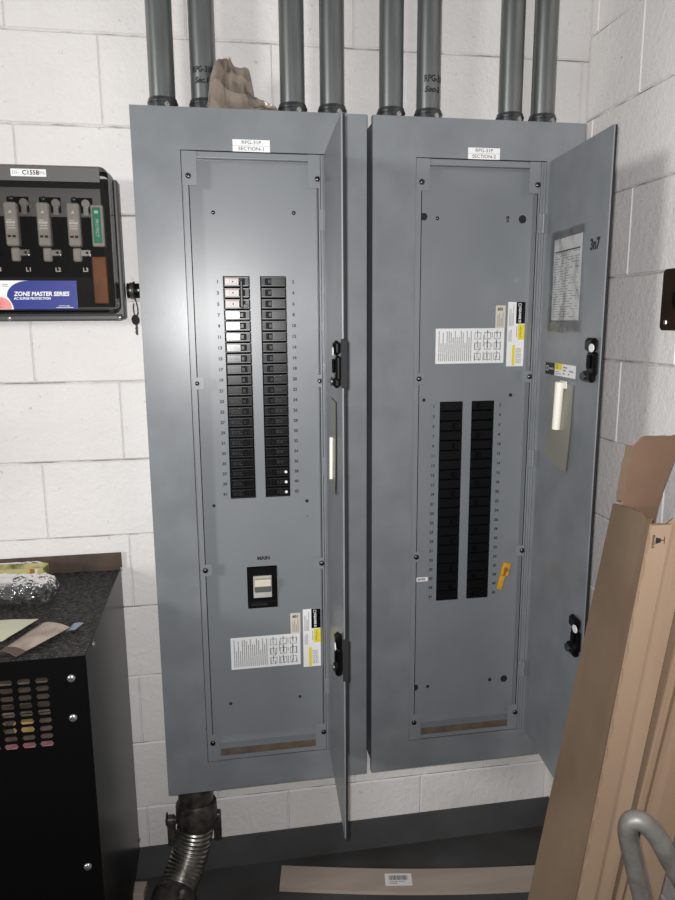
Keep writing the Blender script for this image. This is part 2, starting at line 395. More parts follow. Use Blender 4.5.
    for ci,cx in enumerate(cols):
        proto={}
        for r in range(rows):
            z=rows_top-pitch*(r+.5)+.0005
            var='pale' if (which==0 and ci==0 and r<3) else ('dots' if (which==0 and ci==1 and r>=18) else ('plain' if (which==1 and (r*7+ci*3)%5<3) else 'std'))
            if var not in proto:
                sgn=-1 if ci==0 else 1            # label side
                b=Q(); w2=.0288; h2=pitch/2-.0007
                yb=-.1262 if which==0 else -.1236
                b.box((cx-w2,yb,z-h2),(cx+w2,-.085,z+h2),M['black'] if which==0 else M['blackb'],.0015)
                fm=M['frame'] if which==0 else M['blackb']
                b.box((cx-w2+.002,yb-.0006,z-h2+.0022),(cx+w2-.002,yb,z-h2+.0032),fm); b.box((cx-w2+.002,yb-.0006,z+h2-.0032),(cx+w2-.002,yb,z+h2-.0022),fm)
                lm=M['pale'] if var=='pale' else M['blabel']
                xa,xb=sorted((cx+sgn*.0255,cx-sgn*.0045))
                if which==0: b.box((xa,yb-.0010,z-h2+.0045),(xb,yb,z+h2-.0045),lm)
                if var=='pale':
                    xc=(xa+xb)/2+.002; outline(b,xc-.008,xc+.009,z-.0045,z+.0045,yb-.0012,M['greyink'],.0006); b.quad(xc-.0016,xc+.0016,z-.0016,z+.0016,yb-.0012,M['ink'])
                    b.quad(xa+.001,xb-.001,z+.0058,z+.0066,yb-.0012,M['red'])
                if which==0 and var!='pale': sticker_lines(b,xa+.003,xb-.003,z-.004,z+.004,yb-.0012,M['dimink'],3,r,False,2,.25)
                if var=='dots': b.cyl((cx+.0200,yb-.0016,z),(cx+.0200,yb,z),.0034,M['white'],12)
                bo=b.build('circuit_breaker',T)
                g=Q(); tx=cx-sgn*.0115
                if var!='plain':
                    g.box((tx-.0075,yb-.0012,z-.0072),(tx+.0075,yb+.001,z+.0072),M['blackm'],.0008)
                    g.box((tx-.0045+sgn*.002,yb-.0085,z-.0055),(tx+.0045+sgn*.002,yb-.0012,z+.0055),M['black'],.0012)
                    g.build('toggle',bo)
                proto[var]=(bo,z)
            else:
                p,z0=proto[var]; dup(p,p.location+Vector((0,0,z-z0)))
    if which==0:
        b=Q(); b.box((.2180,-.1385,-.4175),(.2255,-.1275,-.3560),M['black'],.002); b.box((.2180,-.1330,-.4175),(.236,-.1285,-.409),M['black'],.001)
        b.build('handle_tie',T,label='black clip tying the top three toggles')
    # number strips
    nx=(.1690,.3405) if which==0 else (.1610,.3330)
    for ci in (0,1):
        n=Q(); x=nx[ci]
        n.box((x-.0062,rec-.0006,rows_top-pitch*rows),(x+.0062,rec,rows_top),M['subp'] if False else M['deadp'])
        for r in range(rows):
            n.text(str(2*r+1+ci),x,rec-.0009,rows_top-pitch*(r+.5),.0100,M['ink'],bold=.0004)
        n.build('number_strip',T,label='strip of %s circuit numbers'%('odd','even')[ci])
    # holes and studs on the sheet, each its own part
    if which==0:
        HO=((.141,-.881,.0038),(.365,-.880,.0042),(.163,-1.400,.0040),(.339,-1.398,.0038),(.3655,-.918,.0015)); ST=((.165,-.209,.0045),(.345,-.207,.0045))
    else:
        HO=((.1285,-.210,.0085),(.3725,-.212,.0095),(.1355,-.640,.0042),(.3595,-.633,.0045),(.1235,-1.404,.0088),(.1585,-1.404,.0044),(.3315,-1.401,.0050),(.3715,-1.402,.0095)); ST=((.1615,-.213,.0045),(.3355,-.209,.004),(.3355,-.217,.003))
    for x,z,r in HO:
        hl=Q(); hl.cyl((x,rec-.0008,z),(x,rec-.0001,z),r,M['dark'],20); hl.build('sheet_hole',T)
    for x,z,r in ST:
        hl=Q(); hl.dome((x,rec-.0001,z),(0,-1,0),r,r*.65,M['screw'],12); hl.build('stud',T)
    # top name label
    n=Q(); x0,x1=(.212,.2925) if which==0 else (.2225,.299)
    n.box((x0,-.1506,-.0860),(x1,-.1500,-.0612),M['white']); n.quad(x0,x1,-.0738,-.0732,-.1508,M['greyink'])
    n.text('RPG-31P',(x0+x1)/2,-.1509,-.0672,.0105,M['ink'],sx=1.1); n.text('SECTION-%d'%(which+1),(x0+x1)/2,-.1509,-.0800,.0105,M['ink'],sx=1.1)
    n.build('name_label',T,label='white label reading RPG-31P SECTION-%d'%(which+1))
    # warning stickers
    dx,dz=(0,0) if which==0 else (.5155-.5215+0.0, .7555)
    if which==1: dx=-.0055
    yv=rec-.0003
    n=Q(); X0,X1,Z0,Z1=.168+dx,.3425+dx,-1.308+dz,-1.2235+dz
    n.box((X0,yv-.0004,Z0),(X1,rec,Z1),M['white']); yy=yv-.0007
    sticker_lines(n,X0+.006,X0+.092,Z0+.006,Z1-.006,yy,M['greyink'],17,3)
    for i in range(3):
        xx=X0+.098+i*.025
        for j in range(3):
            zz=Z0+.008+j*.025; outline(n,xx,xx+.017,zz,zz+.017,yy,M['greyink'],.0016); n.quad(xx+.007,xx+.0085,zz+.004,zz+.022,yy,M['ink'])
    sticker_lines(n,X0+.094,X1-.004,Z0+.006,Z1-.006,yy,M['greyink'],7,5,True,6,.18)
    n.build('wiring_sticker',T,label='wide white wiring instruction sticker')
    n=Q(); a0,a1=.3185+dx,.3435+dx; n.box((a0,yv-.0004,-1.2232+dz),(a1,rec,-1.169+dz),M['cream'])
    n.text('601',a0+.0125,yy,-1.178+dz,.010,M['ink'],bold=.0004); sticker_lines(n,a0+.004,a1-.004,-1.219+dz,-1.186+dz,yy,M['greyink'],4,9)
    n.build('rating_sticker',T,label='small cream rating sticker')
    n=Q(); a0,a1=.3500+dx,.3945+dx
    b0,b1=-1.317+dz,-1.161+dz; mid=a0+.0215
    # the tall sticker laps over the right return of the recess
    n.box((a0,yv-.0004,b0),(a1,rec,b1),M['white'])
    n.quad(mid,a1,b1-.052,b1,yy,M['black']); n.quad(mid+.006,a1,b1-.091,b1-.054,yy,M['yellow']); n.quad(a0+.014,a0+.0215,b0+.002,b0+.052,yy,M['yellow'])
    n.text('SQUARE D',mid+.0095,yy-.0002,b1-.031,.0078,M['white'],up=True,bold=.0003); outline(n,mid+.005,mid+.0125,b1-.0105,b1-.003,yy-.0002,M['white'],.0012)
    n.text('NQ Panel',mid+.0125,yy-.0002,b1-.072,.0066,M['ink'],up=True)
    sticker_lines(n,a0+.003,a0+.016,b1-.058,b1-.006,yy,M['greyink'],4,11); sticker_lines(n,a0+.003,a0+.012,b1-.095,b1-.066,yy,M['greyink'],3,12); sticker_lines(n,mid+.001,mid+.005,b1-.085,b1-.058,yy,M['greyink'],1,15)
    for i in range(3):
        for j in range(3): outline(n,mid+.002+.005*i,mid+.006+.005*i,b0+.008+.013*j,b0+.018+.013*j,yy,M['greyink'],.0009)
    n.build('maker_sticker',T,label='tall white sticker with black and yellow fields')
    if which==0:
        n=Q(); n.text('MAIN',.2555,rec-.0005,-1.0195,.0125,M['ink'],bold=.0006); n.build('main_lettering',T)
        b=Q(); b.box((.2160,-.1275,-1.147),(.2860,-.085,-1.042),M['blackm'],.001)
        b.box((.2165,-.1290,-1.131),(.2855,-.1275,-1.130),M['frame']); b.quad(.222,.262,-1.140,-1.134,-.1279,M['frame'])
        mb_=b.build('main_breaker',T)
        g=Q(); g.box((.2285,-.1330,-1.118),(.2735,-.1276,-1.062),M['fuse'],.001); g.box((.231,-.1500,-1.0840),(.2715,-.1331,-1.066),M['cream'],.002); g.box((.231,-.1440,-1.1000),(.2715,-.1331,-1.0845),M['base_grey'],.002)
        g.build('rocker_handle',mb_,label='pale rocker handle')
    else:
        n=Q(); n.box((.1185,rec-.0008,-1.1085),(.1535,rec,-1.0975),M['white']); n.text('SPARE',.136,rec-.0011,-1.103,.0075,M['ink'],bold=.0002); n.build('small_label',T,label='small white printed strip')
        # yellow breaker lock hung by the right row
        q=MB(Matrix.Translation((ox+.3560,rec,-1.108))@Matrix.Rotation(math.radians(14),4,'Y'))
        q.box((-.0075,-.006,-.038),(.0065,-.0005,.006),M['tag'],.0015); q.box((-.009,-.0085,.002),(.0125,-.0005,.038),M['tag'],.002)
        q.cyl((.001,-.0105,.020),(.001,-.0085,.020),.0065,M['packo'],14); q.box((-.003,-.0100,.004),(.0035,-.0085,.020),M['packo'],.001)
        q.build('lockout_clip',None,label='small yellow plastic breaker lock clip on the right panel beside its breakers',cat='lock clip')
    # door
    if which==0: hx,hy,ex,ey=.4105,-.1545,.3945,-.4675
    else: hx,hy,ex,ey=.9375-.5215+.0, -.1545, .949-.5215,-.4675
    if which==1: hx,ex=.9430-.5215,.9170-.5215
    hx+=0; D=Vector((ex-hx,ey-hy,0)); Lw=D.length; u=D.normalized(); zz=Vector((0,0,1)); yv_=zz.cross(u)
    bx=(0 if which==0 else .5215)
    mt=Matrix(((u.x,yv_.x,0,hx+bx),(u.y,yv_.y,0,hy),(0,0,1,0),(0,0,0,1)))
    zt,zb=-.0870,-1.5385
    d=MB(mt); d.plate((0,Lw),(zt,zb),0,.0016,[],M['paint'])
    d.box((0,.0016,zb),(.0015,.007,zt),M['paint']); d.box((Lw-.0015,.0016,zb),(Lw,.0028,zt),M['paint'])
    d.box((.0015,.0016,zt-.0015),(Lw-.0015,.007,zt),M['paint']); d.box((.0015,.0016,zb),(Lw-.0015,.007,zb+.0015),M['paint'])
    d.box((Lw-.004,.0028,zb+.001),(Lw,.0072,zt-.001),M['dark'])
    if which==1:
        d.text('3n7',.262,-.0008,-.300,.030,M['marker'],bold=.0012,sx=.95)
    door=d.build('panel_door',T)
    def latch(zc):
        u0=.0; k_=1.3 if which==1 else 1.0
        l=MB(mt@Matrix.Translation((Lw-.0325 if which==1 else Lw-.0385,0,0))@Matrix.Diagonal((k_,1,1,1)))
        l.box((u0-.012,-.0150,zc+.014),(u0+.022,-.0001,zc+.042),M['black'],.006)
        l.cyl((u0+.020,-.0165,zc+.022),(u0+.020,-.0151,zc+.022),.0085,M['white'],16)
        l.box((u0-.006,-.0110,zc-.034),(u0+.024,-.0001,zc+.014),M['black'],.004)
        l.box((u0+.002,-.0160,zc-.020),(u0+.014,-.0110,zc+.008),M['blackm'],.003)
        l.box((u0-.018,-.0150,zc-.048),(u0+.020,-.0001,zc-.026),M['black'],.005)
        l.cyl((u0-.006,-.0175,zc-.037),(u0-.006,-.0151,zc-.037),.0085,M['fit'],16)
        if which==0: l.box((.0389,-.002,zc-.046),(.0420,.0100,zc+.046),M['dark'],.001)
        l.build('latch',door)
    latch(-.527); latch(-1.127)
    def pouch(u0,u1,z0,z1,seed,fat=1):
        l=MB(mt)
        N=6;K=10;rnd=random.Random(seed)
        def P(i,k,front):
            a=u0+(u1-u0)*i/N+(-.008*(k/K)**2); z=z1+(z0-z1)*k/K-.010*(i/N)*(k/K)
            y=-.002-(.007*fat*math.sin(PI*i/N)*math.sin(PI*min(k/K*1.1,1)) if front else 0)-.006*fat*(k/K)**2
            return (a,y,z)
        vs=[P(i,k,1) for k in range(K+1) for i in range(N+1)]; n1=N+1
        l.add(vs,[(k*n1+i,(k+1)*n1+i,(k+1)*n1+i+1,k*n1+i+1) for k in range(K) for i in range(N)],M['pouch'],True)
        vs=[(p[0],p[1]+.0015+.006*(0),p[2]) for p in [P(i,k,0) for k in range(K+1) for i in range(N+1)]]
        l.add(vs,[(k*n1+i,(k+1)*n1+i,(k+1)*n1+i+1,k*n1+i+1)[::-1] for k in range(K) for i in range(N)],M['pouch'],True)
        po=l.build('document_pouch',door)
        r=MB(mt); rx=u0+(u1-u0)*.60; r.cyl((rx+.001,-.0030-.0135*fat,z1+.004 if fat>.5 else z1-.078),(rx-.006,-.0035-.0135*fat,z1-(z1-z0)*(.56 if fat>.5 else .9)),.0135*fat,M['roll'],18,r2=.0125*fat)
        if fat>.5: r.box((rx-.018,-.0045,z1-.010),(rx+.016,-.0025,z1+.006),M['roll'])
        r.build('rolled_sheet',po,label='white rolled sheet in the pouch')
    if which==1:
        # clear sleeve with the circuit directory
        s=MB(mt); 
        s.box((.054,-.0016,-.450),(.203,-.0002,-.270),M['sheet'])
        sticker_lines(s,.062,.196,-.445,-.300,-.0019,M['greyink'],26,21,False,2,.22); s.quad(.062,.196,-.300,-.297,-.0019,M['ink'])
        s.quad(.125,.1265,-.448,-.300,-.0019,M['greyink'])
        sh=s.build('circuit_directory',door,label='printed directory sheet behind clear film')
        s=MB(mt); N=14;K=22
        def P(i,k):
            a=.033+(.2125-.033)*i/N; z=-.252+(-.476+.252)*k/K+.0012*math.sin(i*.7)*(k in (0,K))
            return (a,-.0026-.0050*abs(noise.noise(Vector((i*.22+k*.16,k*.09-i*.1,2))))*(0<i<N),z)
        s.add([P(i,k) for k in range(K+1) for i in range(N+1)],[(k*(N+1)+i,(k+1)*(N+1)+i,(k+1)*(N+1)+i+1,k*(N+1)+i+1) for k in range(K) for i in range(N)],M['film'],True)
        s.build('clear_sleeve',sh,label='crinkled clear plastic film')
        s=MB(mt); y=-.0006
        s=MB(mt@Matrix.Translation((-.000,0,0))@Matrix.Diagonal((1.14,1,1,1))); s.box((.029,y,-.5755),(.178,-.0001,-.5475),M['white']); s.quad(.029,.078,-.5755,-.5475,y-.0003,M['black']); s.quad(.079,.114,-.562,-.5475,y-.0003,M['yellow'])
        outline(s,.034,.045,-.567,-.556,y-.0005,M['white'],.0015); s.text('SQUARE D',.061,y-.0005,-.5615,.0068,M['white'],sx=.8)
        sticker_lines(s,.082,.112,-.573,-.564,y-.0004,M['greyink'],2,31,False); outline(s,.084,.094,-.559,-.550,y-.0005,M['ink'],.0012); sticker_lines(s,.120,.174,-.572,-.551,y-.0004,M['greyink'],3,33,False,6,.5)
        s.build('door_sticker',door,label='black, yellow and white sticker')
        pouch(.078,.200,-.775,-.590,4,.75)
    else:
        pouch(.110,.215,-.800,-.612,5,.3)
    return T
panelA=make_panel(0,0)
panelB=make_panel(.5215,1)

# nipple between the two boxes (seen in the dark gap)
# ------------------------------------------------------------------ conduits
pcx=[(.0645,'far left'),(.1545,''),(.3515,''),(.4425,''),(.5805,''),(.670,''),(.872,''),(.955,'')]
clab=['galvanised conduit at the left end of the row, over the left panel corner',
      'galvanised conduit with handwriting Sec 1, beside the brown torn plastic',
      'galvanised conduit just right of the brown torn plastic',
      'fourth conduit from the left, rising from the right end of the left panel',
      'fifth conduit from the left, first above the right panel',
      'galvanised conduit with handwriting Sec 2 above the right panel',
      'second conduit from the right end of the row',
      'galvanised conduit at the right end of the row, nearest the side wall']
PR=.0278; PY=-.075
for i,(cx,_) in enumerate(pcx):
    T=thing('conduit',(cx,PY,0),clab[i],'conduit','conduits rising from the panel tops')
    p=MB(); p.cyl((cx,PY,.004),(cx,PY,TOP),PR,M['steel'],40); pipe=p.build('pipe',T)
    f=MB(); n=40
    prof=[(.0005,.0335),(.006,.0335),(.0062,.0308),(.010,.0308),(.0105,.0322),(.022,.0318),(.0228,.0330),(.0262,.0330),(.0268,.0315),(.033,.0305),(.034,PR+.0006)]
    vs=[(cx+r*math.cos(2*PI*j/n),PY+r*math.sin(2*PI*j/n),z) for z,r in prof for j in range(n)]
    f.add(vs,[(a*n+j,a*n+(j+1)%n,(a+1)*n+(j+1)%n,(a+1)*n+j) for a in range(len(prof)-1) for j in range(n)],M['fit'],False)
    a=-PI/2+.32; f.cyl((cx+.030*math.cos(a),PY+.030*math.sin(a),.016),(cx+.0365*math.cos(a),PY+.0365*math.sin(a),.016),.0055,M['bolt'],12)
    f.build('connector',T)
    if i==1:
        t=MB(); t.text('RPG-31P',cx-.001,0,.091,.0165,M['marker'],bold=.0006,wrap=(cx,PR,PY),shear=.1,sx=.8); t.text('Sec.1',cx-.003,0,.069,.0165,M['marker'],bold=.0008,wrap=(cx,PR,PY),shear=.2,sx=.9); t.build('handwriting',T)
    if i==5:
        t=MB(); t.text('RPG-31P',cx+.009,0,.096,.0205,M['marker'],bold=.0006,wrap=(cx,PR,PY),sx=.72); t.text('Sec-2',cx+.002,0,.073,.0175,M['marker'],bold=.0008,wrap=(cx,PR,PY),shear=.3); t.build('handwriting',T)

# torn brown plastic on the left panel's top
def bag(pts, y0, y1, m, seed, amp, N=34, K=14, front=False):
    b=MB(); x0,x1=pts[0][0],pts[-1][0]
    def h(x):
        for (a,p),(c,q) in zip(pts,pts[1:]):
            if a<=x<=c: return p+(q-p)*(x-a)/(c-a)
        return 0
    vs=[]
    for k in range(K+1):
        v=-1+2*k/K
        for i in range(N+1):
            x=x0+(x1-x0)*i/N; s=(1-abs(v)**1.3)
            yb_=y1 if not front else (-.112 if x<.180 else y1+(-.112-y1)*max(0,1-(x-.180)/.03))
            y=(y0+yb_)/2+(yb_-y0)/2*v*(1-.55*s*min(1,h(x)/.08))
            q=Vector((x*38,v*2.2,seed)); nn=noise.noise(q)
            am=amp*(.3 if front and x<.2 else 1); vs.append((x+am*.8*noise.noise(q+Vector((9,0,0)))*s, y+am*nn*s, max(.0012,.0012+h(x)*s+amp*.6*noise.noise(q*1.9)*s)))
    b.add(vs,[(k*(N+1)+i,k*(N+1)+i+1,(k+1)*(N+1)+i+1,(k+1)*(N+1)+i) for k in range(K) for i in range(N)],m,False)
    return b
b=bag([(.163,.0),(.166,.040),(.171,.072),(.184,.096),(.200,.114),(.208,.118),(.215,.124),(.224,.117),(.238,.106),(.247,.094),(.253,.070),(.262,.042),(.280,.030),(.300,.024),(.316,.006)],-.146,-.030,M['pbag'],3,.020,60,26,True)
bo=b.build('torn_plastic_bag',label='crumpled torn brown plastic lying on top of the left panel between conduits',cat='plastic bag')
b=bag([(.236,.0),(.242,.090),(.252,.098),(.262,.070),(.272,.045),(.277,0)],-.045,-.012,M['palebag'],8,.006,14,8)
b.build('pale_flap',bo,label='pale see-through flap')

# ------------------------------------------------------------------ surge protector box
T=thing('surge_protector',(-.22,-.06,-.43),'smoked clear surge protector box on the block wall left of the panels','surge protector')
X0,X1,Z1,Z0,D=-.455,-.0570,-.1175,-.4250,-.122
b=MB(); b.box((X0-.004,-.040,Z0-.016),(X1+.010,-.0002,Z1-.012),M['base_grey'],.004); b.box((X0-.006,-.052,Z0-.0185),(X1+.006,-.040,Z0-.004),M['base_grey'],.004)
b.build('base',T)
c=MB(); r=.018
def rr(x0,x1,z0,z1,r,n=5):
    P=[]
    for cx,cz,a0 in ((x1-r,z1-r,0),(x0+r,z1-r,90),(x0+r,z0+r,180),(x1-r,z0+r,270)):
        for i in range(n+1):
            a=math.radians(a0+90*i/n); P.append((cx+r*math.cos(a),cz+r*math.sin(a)))
    return P
A=rr(X0,X1,Z0,Z1,r); B=rr(X0-.004,X1+.003,Z0-.003,Z1+.001,r); Cc=rr(X0+.008,X1-.008,Z0+.008,Z1-.008,r*.7); n=len(A)
vs=[(x,-.054,z) for x,z in B]+[(x,D+.008,z) for x,z in A]+[(x,D,z) for x,z in Cc]
fs=[(i,(i+1)%n,n+(i+1)%n,n+i) for i in range(n)]+[(n+i,n+(i+1)%n,2*n+(i+1)%n,2*n+i) for i in range(n)]+[list(range(2*n,3*n))]
c.add(vs,fs,M['smoke'],False); cov=c.build('clear_cover',T)
g=MB()  # black gasket frame round the cover edge
Bi=rr(X0+.004,X1-.005,Z0+.005,Z1-.007,r*.9)
for y,(o_,i_) in ((-.0545,(B,Bi)),):
    vs=[(x,y,z) for x,z in o_]+[(x,y,z) for x,z in i_]+[(x,y+.006,z) for x,z in o_]+[(x,y+.006,z) for x,z in i_]
    g.add(vs,[(i,(i+1)%n,n+(i+1)%n,n+i) for i in range(n)]+[(2*n+i,2*n+(i+1)%n,(i+1)%n,i) for i in range(n)]+[(n+i,n+(i+1)%n,3*n+(i+1)%n,3*n+i) for i in range(n)],M['blackm'])
g.build('gasket',T)
g=MB(); g.box((X0+.010,D-.0008,Z1-.034),(X1-.016,D-.0001,Z1-.005),M['base_grey']); 
g.box((-.252,D-.0018,-.1430),(-.181,D-.0009,-.1280),M['white']); g.text('C155B',-.212,D-.0021,-.1355,.0125,M['ink'],bold=.0003); g.text('DS-',-.242,D-.0021,-.1355,.009,M['greyink']); g.text('-PNL',-.191,D-.0021,-.1355,.009,M['greyink'])
g.build('name_label',cov,label='white printed strip along the top')
s=MB()
s.box((X0+.012,-.044,Z0+.012),(X1-.010,-.0415,Z1-.012),M['dark'])
s.box((X0+.014,-.0465,-.262),(X1-.028,-.0441,-.152),M['subp'])
for x in (-.352,-.282,-.214,-.146): s.box((x-.003,-.0500,-.205),(x+.043,-.0466,-.172),M['black'],.001)
s.box((X0+.014,-.0500,-.345),(X1-.030,-.0441,-.214),M['blackm'])
s.box((-.112,-.0560,-.405),(-.080,-.0501,-.300),M['orange'],.002)

for x,t in ((-.250,'L1'),(-.187,'L2'),(-.127,'L3'),(-.313,'N')): s.text(t,x,-.0512,-.3295,.0125,M['white'],bold=.0003)
s.build('component_board',T)
first=None
for k,x in enumerate((-.343,-.2735,-.206,-.142)):
    if first is None:
        f=MB(); f.box((x-.0135,-.074,-.280),(x+.0135,-.0501,-.187),M['fuse'],.003); f.quad(x-.010,x+.009,-.232,-.228,-.0742,M['white'])
        sticker_lines(f,x-.008,x+.008,-.245,-.222,-.0743,M['white'],4,2,False,1,.4); f.add([(x-.004,-.0743,-.210),(x+.004,-.0743,-.210),(x,-.0743,-.203)],[(0,1,2)],M['white'])
        f.box((x-.009,-.0748,-.262),(x-.002,-.0741,-.257),M['ink']); f.box((x+.001,-.0748,-.262),(x+.008,-.0741,-.257),M['ink'])
        fo=f.build('fuse_module',T); first=fo; fx=x
        l=MB(); l.dome((x+.002,-.0620,-.178),(0,-1,0),.006,.005,M['fit'],10); l.cyl((x+.026,-.0600,-.186),(x+.026,-.0501,-.186),.009,M['lug'],14); l.box((x+.019,-.0560,-.212),(x+.031,-.0501,-.188),M['lug'],.001)
        l.box((x-.009,-.0600,-.312),(x+.010,-.0501,-.282),M['fuse'],.003); l.box((x+.008,-.0580,-.300),(x+.030,-.0501,-.286),M['lug'],.001); l.cyl((x+.023,-.0640,-.293),(x+.023,-.0581,-.293),.0065,M['bolt'],12); l.cyl((x+.023,-.0655,-.293),(x+.023,-.0641,-.293),.003,M['dark'],10)
        l.build('terminal_lug',fo)
    else: dup(first,first.location+Vector((x-fx,0,0)))
g=MB(); g.box((-.1045,-.074,-.280),(-.0775,-.0501,-.190),M['fuse'],.002); g.box((-.1005,-.0760,-.272),(-.0835,-.0741,-.196),M['green'],.001); g.box((-.096,-.0770,-.209),(-.088,-.0761,-.203),M['white']); g.text('PROTECT',-.092,-.0765,-.240,.009,M['white'],up=True)
g.build('indicator_module',T,label='green indicator module')
s=MB(); y=D-.0006; s.box((-.455+.012,y,-.4185),(-.1365,D-.0001,-.3575),M['white'])
# navy field with a curved left border, red ball, lettering
cv=[(-.1365,-.4185),(-.1365,-.3575)]
for i in range(9):
    t=i/8; cv.append((-.235-.047*math.sin(t*PI/2)+0.0,-.3575-.033*(1-math.cos(t*PI/2))))
for i in range(1,7):
    t=i/6; cv.append((-.282+.012*math.sin(t*PI/2),-.3905-.028*t))
s.add([(a,y-.0003,b_) for a,b_ in cv],[list(range(len(cv)))],M['navy'])
ball=[(-.300+.026*math.cos(math.radians(a)),-.4130+.0215*math.sin(math.radians(a))) for a in range(-14,195,12)]
s.add([(a,y-.0003,b_) for a,b_ in ball],[list(range(len(ball)))],M['red'])
s.text('ZONE MASTER SERIES',-.267,y-.0006,-.3860,.0125,M['white'],align='LEFT',bold=.0004,shear=.18,sx=.94)
s.text('AC SURGE PROTECTION',-.268,y-.0006,-.3955,.0068,M['white'],align='LEFT',bold=.0002,shear=.1)
s.text('www.surge',-.165,y-.0006,-.4110,.0050,M['white']); s.quad(-.182,-.146,-.4155,-.4145,y-.0006,M['white'])
s.quad(-.302,-.294,-.370,-.363,y-.0003,M['ink']); s.quad(-.300,-.296,-.3668,-.3640,y-.0005,M['white']); sticker_lines(s,-.290,-.270,-.371,-.364,y-.0004,M['greyink'],2,5,False)
s.build('brand_sticker',cov,label='blue and white sticker with a red ball')
# corner screws of the flange
for k,x in enumerate((-.300,-.0585)):
    q=MB(); q.dome((x,-.0545 if k else -.0525,Z0-.0115),(0,-1,0),.0055,.004,M['bolt'],12); q.build('screw',T)

# nipple from the box to the left panel
T=thing('conduit_nipple',(-.03,-.062,-.393),'short black threaded pipe joining the surge box to the left panel','pipe fitting')
q=MB(); q.cyl((-.0370,-.062,-.376),(.0062,-.062,-.376),.0165,M['blackm'],28); q.build('pipe',T)
q=MB(); q.cyl((-.0300,-.062,-.376),(-.0210,-.062,-.376),.0185,M['fdark'],28); q.cyl((-.0040,-.062,-.376),(.0050,-.062,-.376),.0185,M['fdark'],28); q.build('locknut',T)
q=MB()
for x in (-.028,-.010,-.001): q.dome((x,-.0810,-.376),(0,-1,0),.0032,.002,M['bolt'],10)
q.build('set_screw',T)
T=thing('key',(-.022,-.085,-.475),'small black key hanging on a wire from the pipe fitting by the surge box','key')
q=MB(); ring=[(-.0215+.0*i,-.062+.0200*math.cos(a),-.376+.0200*math.sin(a)) for i,a in enumerate([t*2*PI/20 for t in range(20)])]
q.tube(ring+[ring[0]],.0011,M['ink'],8,False)
q.tube([(-.0205,-.0815,-.386),(-.0165,-.086,-.400),(-.0135,-.087,-.415),(-.0135,-.086,-.428),(-.019,-.084,-.436),(-.0225,-.083,-.428),(-.0235,-.0825,-.414),(-.0220,-.082,-.405)],.0012,M['ink'],8); q.build('wire_loop',T)
q=MB(); 
hd=[(-.0200+.0085*math.cos(a),-.4420+.0115*math.sin(a)) for a in [t*2*PI/20 for t in range(20)]]
q.add([(x,-.0865,z) for x,z in hd]+[(x,-.0825,z) for x,z in hd],[list(range(20))[::-1],list(range(20,40))]+[(i,(i+1)%20,20+(i+1)%20,20+i) for i in range(20)],M['blackm'])
q.box((-.0225,-.0860,-.4520),(-.0155,-.0830,-.4500),M['blackm']); q.box((-.0205,-.0855,-.4760),(-.0160,-.0835,-.4520),M['ink'],.0005); q.box((-.0215,-.0852,-.4720),(-.0205,-.0838,-.4680),M['ink']); q.box((-.0215,-.0852,-.4640),(-.0205,-.0838,-.4600),M['ink'])
q.build('key_blade',T)

# ------------------------------------------------------------------ black cabinet (dry type transformer)
T=thing('transformer_cabinet',(-.40,-.25,FL),'black metal floor cabinet with a slotted vent in the left foreground','cabinet')
cx0,cx1,cy0,cy1,cz0,cz1=-.72,-.100,-.488,-.008,-1.875,-1.060
def vents(mb,x0,nx,px,z1,nz,pz,y0,y1,m):
    """sheet of rounded six-sided slots"""
    for i in range(nx):
        for k in range(nz):
            a,b=x0+i*px,x0+(i+1)*px; d,c=z1-k*pz,z1-(k+1)*pz
            mx,mz=(a+b)/2,(c+d)/2; hw=px*.40; hh=pz*.36; s=hw*.28
            H=[(mx-hw,mz),(mx-hw+s,mz-hh),(mx+hw-s,mz-hh),(mx+hw,mz),(mx+hw-s,mz+hh),(mx-hw+s,mz+hh)]
            O=[(a,mz),(a,c),(b,c),(b,mz),(b,d),(a,d)]
            for y,rev in ((y0,False),(y1,True)):
                vs=[(p[0],y,p[1]) for p in O+H]
                mb.add(vs,[((j,(j+1)%6,6+(j+1)%6,6+j) if not rev else (6+j,6+(j+1)%6,(j+1)%6,j)) for j in range(6)],m)
            mb.add([(p[0],y0,p[1]) for p in H]+[(p[0],y1,p[1]) for p in H],[(j,(j+1)%6,6+(j+1)%6,6+j) for j in range(6)],m)
vx0,vx1,vz1,vz0=-.1665-.0318*11,-.1665,-1.0955,-1.2425
q=MB(); q.plate((cx0,cx1-.0025),(cz0,cz1-.002),cy0,cy0+.002,[(vx0,vx1,vz0,vz1)],M['cabf'])
fp=q.build('front_panel',T)
q=MB(); vents(q,vx0,11,.0318,vz1,9,(vz1-vz0)/9,cy0,cy0+.002,M['cabf']); q.build('vent_grille',fp)
q=MB(); q.box((cx1-.0025,cy0,cz0),(cx1,cy1,cz1),M['cabb'],.0008); q.build('side_panel',T)
q=MB(); q.box((cx0,cy0,cz0),(cx0+.0025,cy1,cz1),M['cabb'],.0008); q.build('side_panel',T)
q=MB(); N=60;K=46;vs=[]
for k in range(K+1):
    for i in range(N+1):
        x=cx0+.003+(cx1-cx0-.006)*i/N; y=cy0+.001+(cy1-cy0-.006)*k/K
        e=min(1,min(i,N-i)/2.0)*min(1,(k)/2.0)
        vs.append((x,y,cz1-.0045+.003*e*(noise.noise(Vector((x*45,y*60,1)))+.6*noise.noise(Vector((x*120,y*150,4))))))
q.add(vs,[(k*(N+1)+i,k*(N+1)+i+1,(k+1)*(N+1)+i+1,(k+1)*(N+1)+i) for k in range(K) for i in range(N)],M['debris'],False)
q.box((cx0+.003,cy0+.0005,cz1-.014),(cx1-.003,cy1-.005,cz1-.010),M['cabf'])
